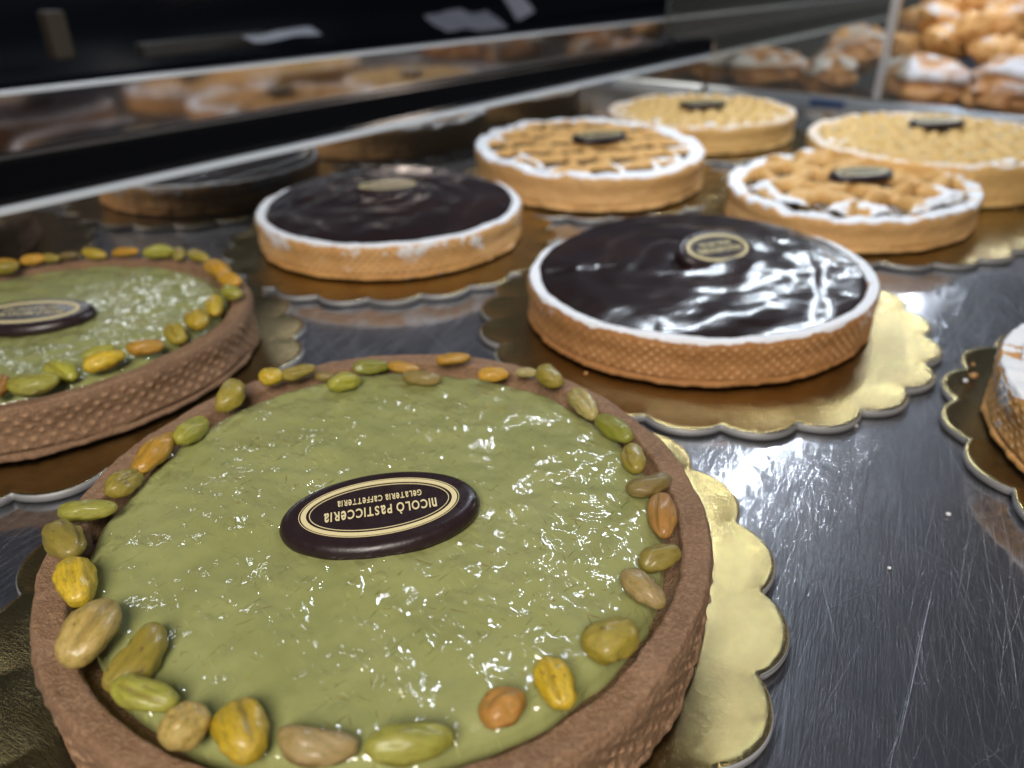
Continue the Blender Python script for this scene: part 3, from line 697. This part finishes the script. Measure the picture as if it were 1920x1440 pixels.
crs += [((6.35, 11.5, .50), (.5, .2, 2.3), 'croissant standing out at the front left of the heap', 3),
        ((7.0, 12.1, .62), (.2, .4, 1.5), 'croissant high on the right flank of the heap', 0),
        ((6.3, 12.5, .52), (.2, .3, .5), 'croissant on the left slope of the heap below its top', 1),
        ((6.65, 13.1, .72), (.4, -.2, 1.9), 'croissant behind the top left of the heap', 2)]
for loc, rot, lab, k in crs:
    pastry('croissant', k, loc, rot, (1.05, 1.05, 1.05), lab)

for k, (x, y, z, r_, c) in enumerate([(2.20, 3.26, ZB + .006, .020, 'o'), (2.14, 3.22, ZB + .006, .012, 's'), (2.26, 3.38, ZB + .006, .010, 'o'), (1.62, 2.30, ZC + .005, .009, 's'),
        (1.28, 2.02, ZC + .004, .007, 's'), (1.95, 2.05, ZC + .005, .008, 'o'), (1.52, 2.92, ZC + .004, .007, 's'), (.36, 3.35, ZB + .006, .011, 'o')]):
    bm = bmesh.new(); bmesh.ops.create_icosphere(bm, subdivisions=2, radius=r_)
    rr = random.Random(k)
    for v in bm.verts: v.co *= rr.uniform(.7, 1.2); v.co.z *= .7
    where = ['biggest golden crumb on the board at the right edge', 'white sugar grain beside the biggest crumb on the right board', 'tiny golden crumb farther back on the right board', 'white grain on the bare steel between the right board and the nearest tart',
             'white grain on the steel near the gold board of the nearest tart', 'small golden crumb on the steel toward the right edge', 'white grain on the steel in front of the nearer chocolate tart', 'golden crumb on the board in front of the nearer chocolate tart'][k]
    tag(link('crumb', bm_mesh('crumb', bm, True), plain('crumb_m', (.62, .33, .12) if c == 'o' else (.8, .8, .82), .7), None, (x, y, z + r_ * .4)), where, 'crumb', 'crumbs and sugar grains')
# ---------------------------------------------------------------- dim space behind the mirrored panel
bm = bmesh.new(); box_uv(bm, -8, 34, 6.22, 12.5, -.9, -.1)
tag(link('back_worktop', bm_mesh('back_worktop', bm), plain('dark_worktop', (.010, .012, .016), .35)), kind='structure')
bm = bmesh.new(); box_uv(bm, -12, 40, 12.9, 13.1, -1, 2.6)
tag(link('back_wall', bm_mesh('back_wall', bm), plain('dark_glass_wall', (.006, .008, .013), .12)), kind='structure')
def paper(name, u, v, z, L, W, rot, seed, label, col, cat='paper', tilt=0):
    n, m = 24, 10
    X, Y = np.meshgrid(np.linspace(-L / 2, L / 2, n), np.linspace(-W / 2, W / 2, m), indexing='ij')
    Z = .10 * W * np.sin(X * 5 / L + seed) + .08 * W * fbm(X * 2 + seed, Y * 2, 0 * X) + .12 * (2 * X / L) ** 2 * W
    me = mesh_np(name, np.stack([X, Y, Z], -1).reshape(-1, 3), grid_faces(n, m), True)
    o = link(name, me, plain(name + '_m', col, .6), None, uvp(u, v, z), (tilt, 0, TH + rot))
    sol = o.modifiers.new('th', 'SOLIDIFY'); sol.thickness = .012
    tag(o, label, cat)
paper('paper_sheet', 6.6, 9.0, .60, 1.05, .22, .02, 1, 'curled pale paper in the dark behind the mirrored panel, left of centre', (.42, .46, .54), tilt=.30)
paper('cloth', 10.2, 9.1, .50, 1.5, .5, .0, 2, 'folded pale cloth behind the mirrored panel near the middle', (.22, .23, .28), 'cloth', .5)
paper('paper_bag', 12.0, 9.6, .62, 1.1, .5, .4, 5, 'greyish white bag in the dark at the top of the photo', (.30, .30, .36), 'bag', .9)
bm = bmesh.new(); box_uv(bm, 3.8, 4.0, 9.0, 9.2, .60, 1.05); bevel_all(bm, .03)
tag(link('tan_box', bm_mesh('tan_box', bm), plain('tan_card', (.045, .034, .022), .7)), 'dull brownish carton standing in the dark at the upper left', 'carton')
bm = bmesh.new(); box_uv(bm, 4.9, 6.6, 9.3, 9.5, .48, .64); bevel_all(bm, .03)
tag(link('brown_box', bm_mesh('brown_box', bm), plain('brown_card', (.035, .032, .028), .6)), 'low dark brown box in the gloom under the curled paper', 'box')

# ---------------------------------------------------------------- lamps
def area(name, loc, target, sx, sy, power, col, shape='RECTANGLE'):
    l = bpy.data.lights.new(name, 'AREA'); l.shape = shape; l.size = sx; l.size_y = sy; l.energy = power; l.color = col
    o = bpy.data.objects.new(name, l); C.objects.link(o); o.location = loc
    d = (Vector(target) - Vector(loc)).normalized()
    # keep the long side along the counter
    xax = Vector((U[0], U[1], 0)); zax = -d; yax = zax.cross(xax).normalized(); xax = yax.cross(zax).normalized()
    o.rotation_euler = Matrix((xax, yax, zax)).transposed().to_euler()
    return o
ZL = 3.2; VL = 2.55
LEDC = (.80, .90, 1.0)
for k in range(43):                                # row of small lamps under the upper shelf
    u_ = 3.655 + .345 * k
    area('led_lamp', uvp(u_, VL, ZL), uvp(u_, VL, 0), .10, .10, 8.5, LEDC, 'DISK')
area('added_glint_bar', uvp(11.1, VL + .10, ZL), uvp(11.1, VL + .10, 0), 15., .07, 22, LEDC)  # unseen bar added to draw streaky glints between the small lamps
area('ceiling_lamp_front', uvp(-4.5, -2.5, 7.0), uvp(4, 2.8, 0), 5, 3., 1250, (1, .93, .83))
area('ceiling_lamp_back', uvp(5.3, 12.4, 3.3), uvp(2, 4, 0), 3.0, .5, 45, (.9, .95, 1.))
area('pastry_fill_lamp', uvp(15, -3.6, 4.0), uvp(14, 2.5, 0), 2, 1., 130, (1, .93, .85))  # fill lamp added to brighten the heap of pastries
w = bpy.data.worlds.new('World'); sc.world = w; w.use_nodes = True
w.node_tree.nodes['Background'].inputs[0].default_value = (.40, .45, .58, 1); w.node_tree.nodes['Background'].inputs[1].default_value = .115

# ---------------------------------------------------------------- camera
cam = bpy.data.cameras.new('camera'); co = bpy.data.objects.new('camera', cam); C.objects.link(co); sc.camera = co
cam.sensor_width = 36; cam.lens = 36 * 1469.4 / 1920; cam.clip_start = .02; cam.clip_end = 200
p, r, Hc = .51115194, -.01474322, 1.572386
fw = Vector((0, math.cos(p), -math.sin(p))); up = Vector((0, math.sin(p), math.cos(p))); rt = Vector((1, 0, 0))
cr, sr = math.cos(r), math.sin(r)
R_ = rt * cr + up * sr; U_ = up * cr - rt * sr
m = Matrix((R_, U_, -fw)).transposed().to_4x4(); m.translation = (0, 0, Hc); co.matrix_world = m
cam.dof.use_dof = True; cam.dof.focus_distance = 2.35; cam.dof.aperture_fstop = .80; cam.dof.aperture_blades = 0

sc.view_settings.view_transform = 'Standard'; sc.view_settings.look = 'None'
sc.view_settings.exposure = 0; sc.view_settings.gamma = 1
sc.cycles.max_bounces = 8; sc.cycles.glossy_bounces = 5; sc.cycles.transparent_max_bounces = 8
sc.cycles.sample_clamp_indirect = 4; sc.cycles.use_denoising = True
sc.cycles.caustics_reflective = False; sc.cycles.caustics_refractive = False
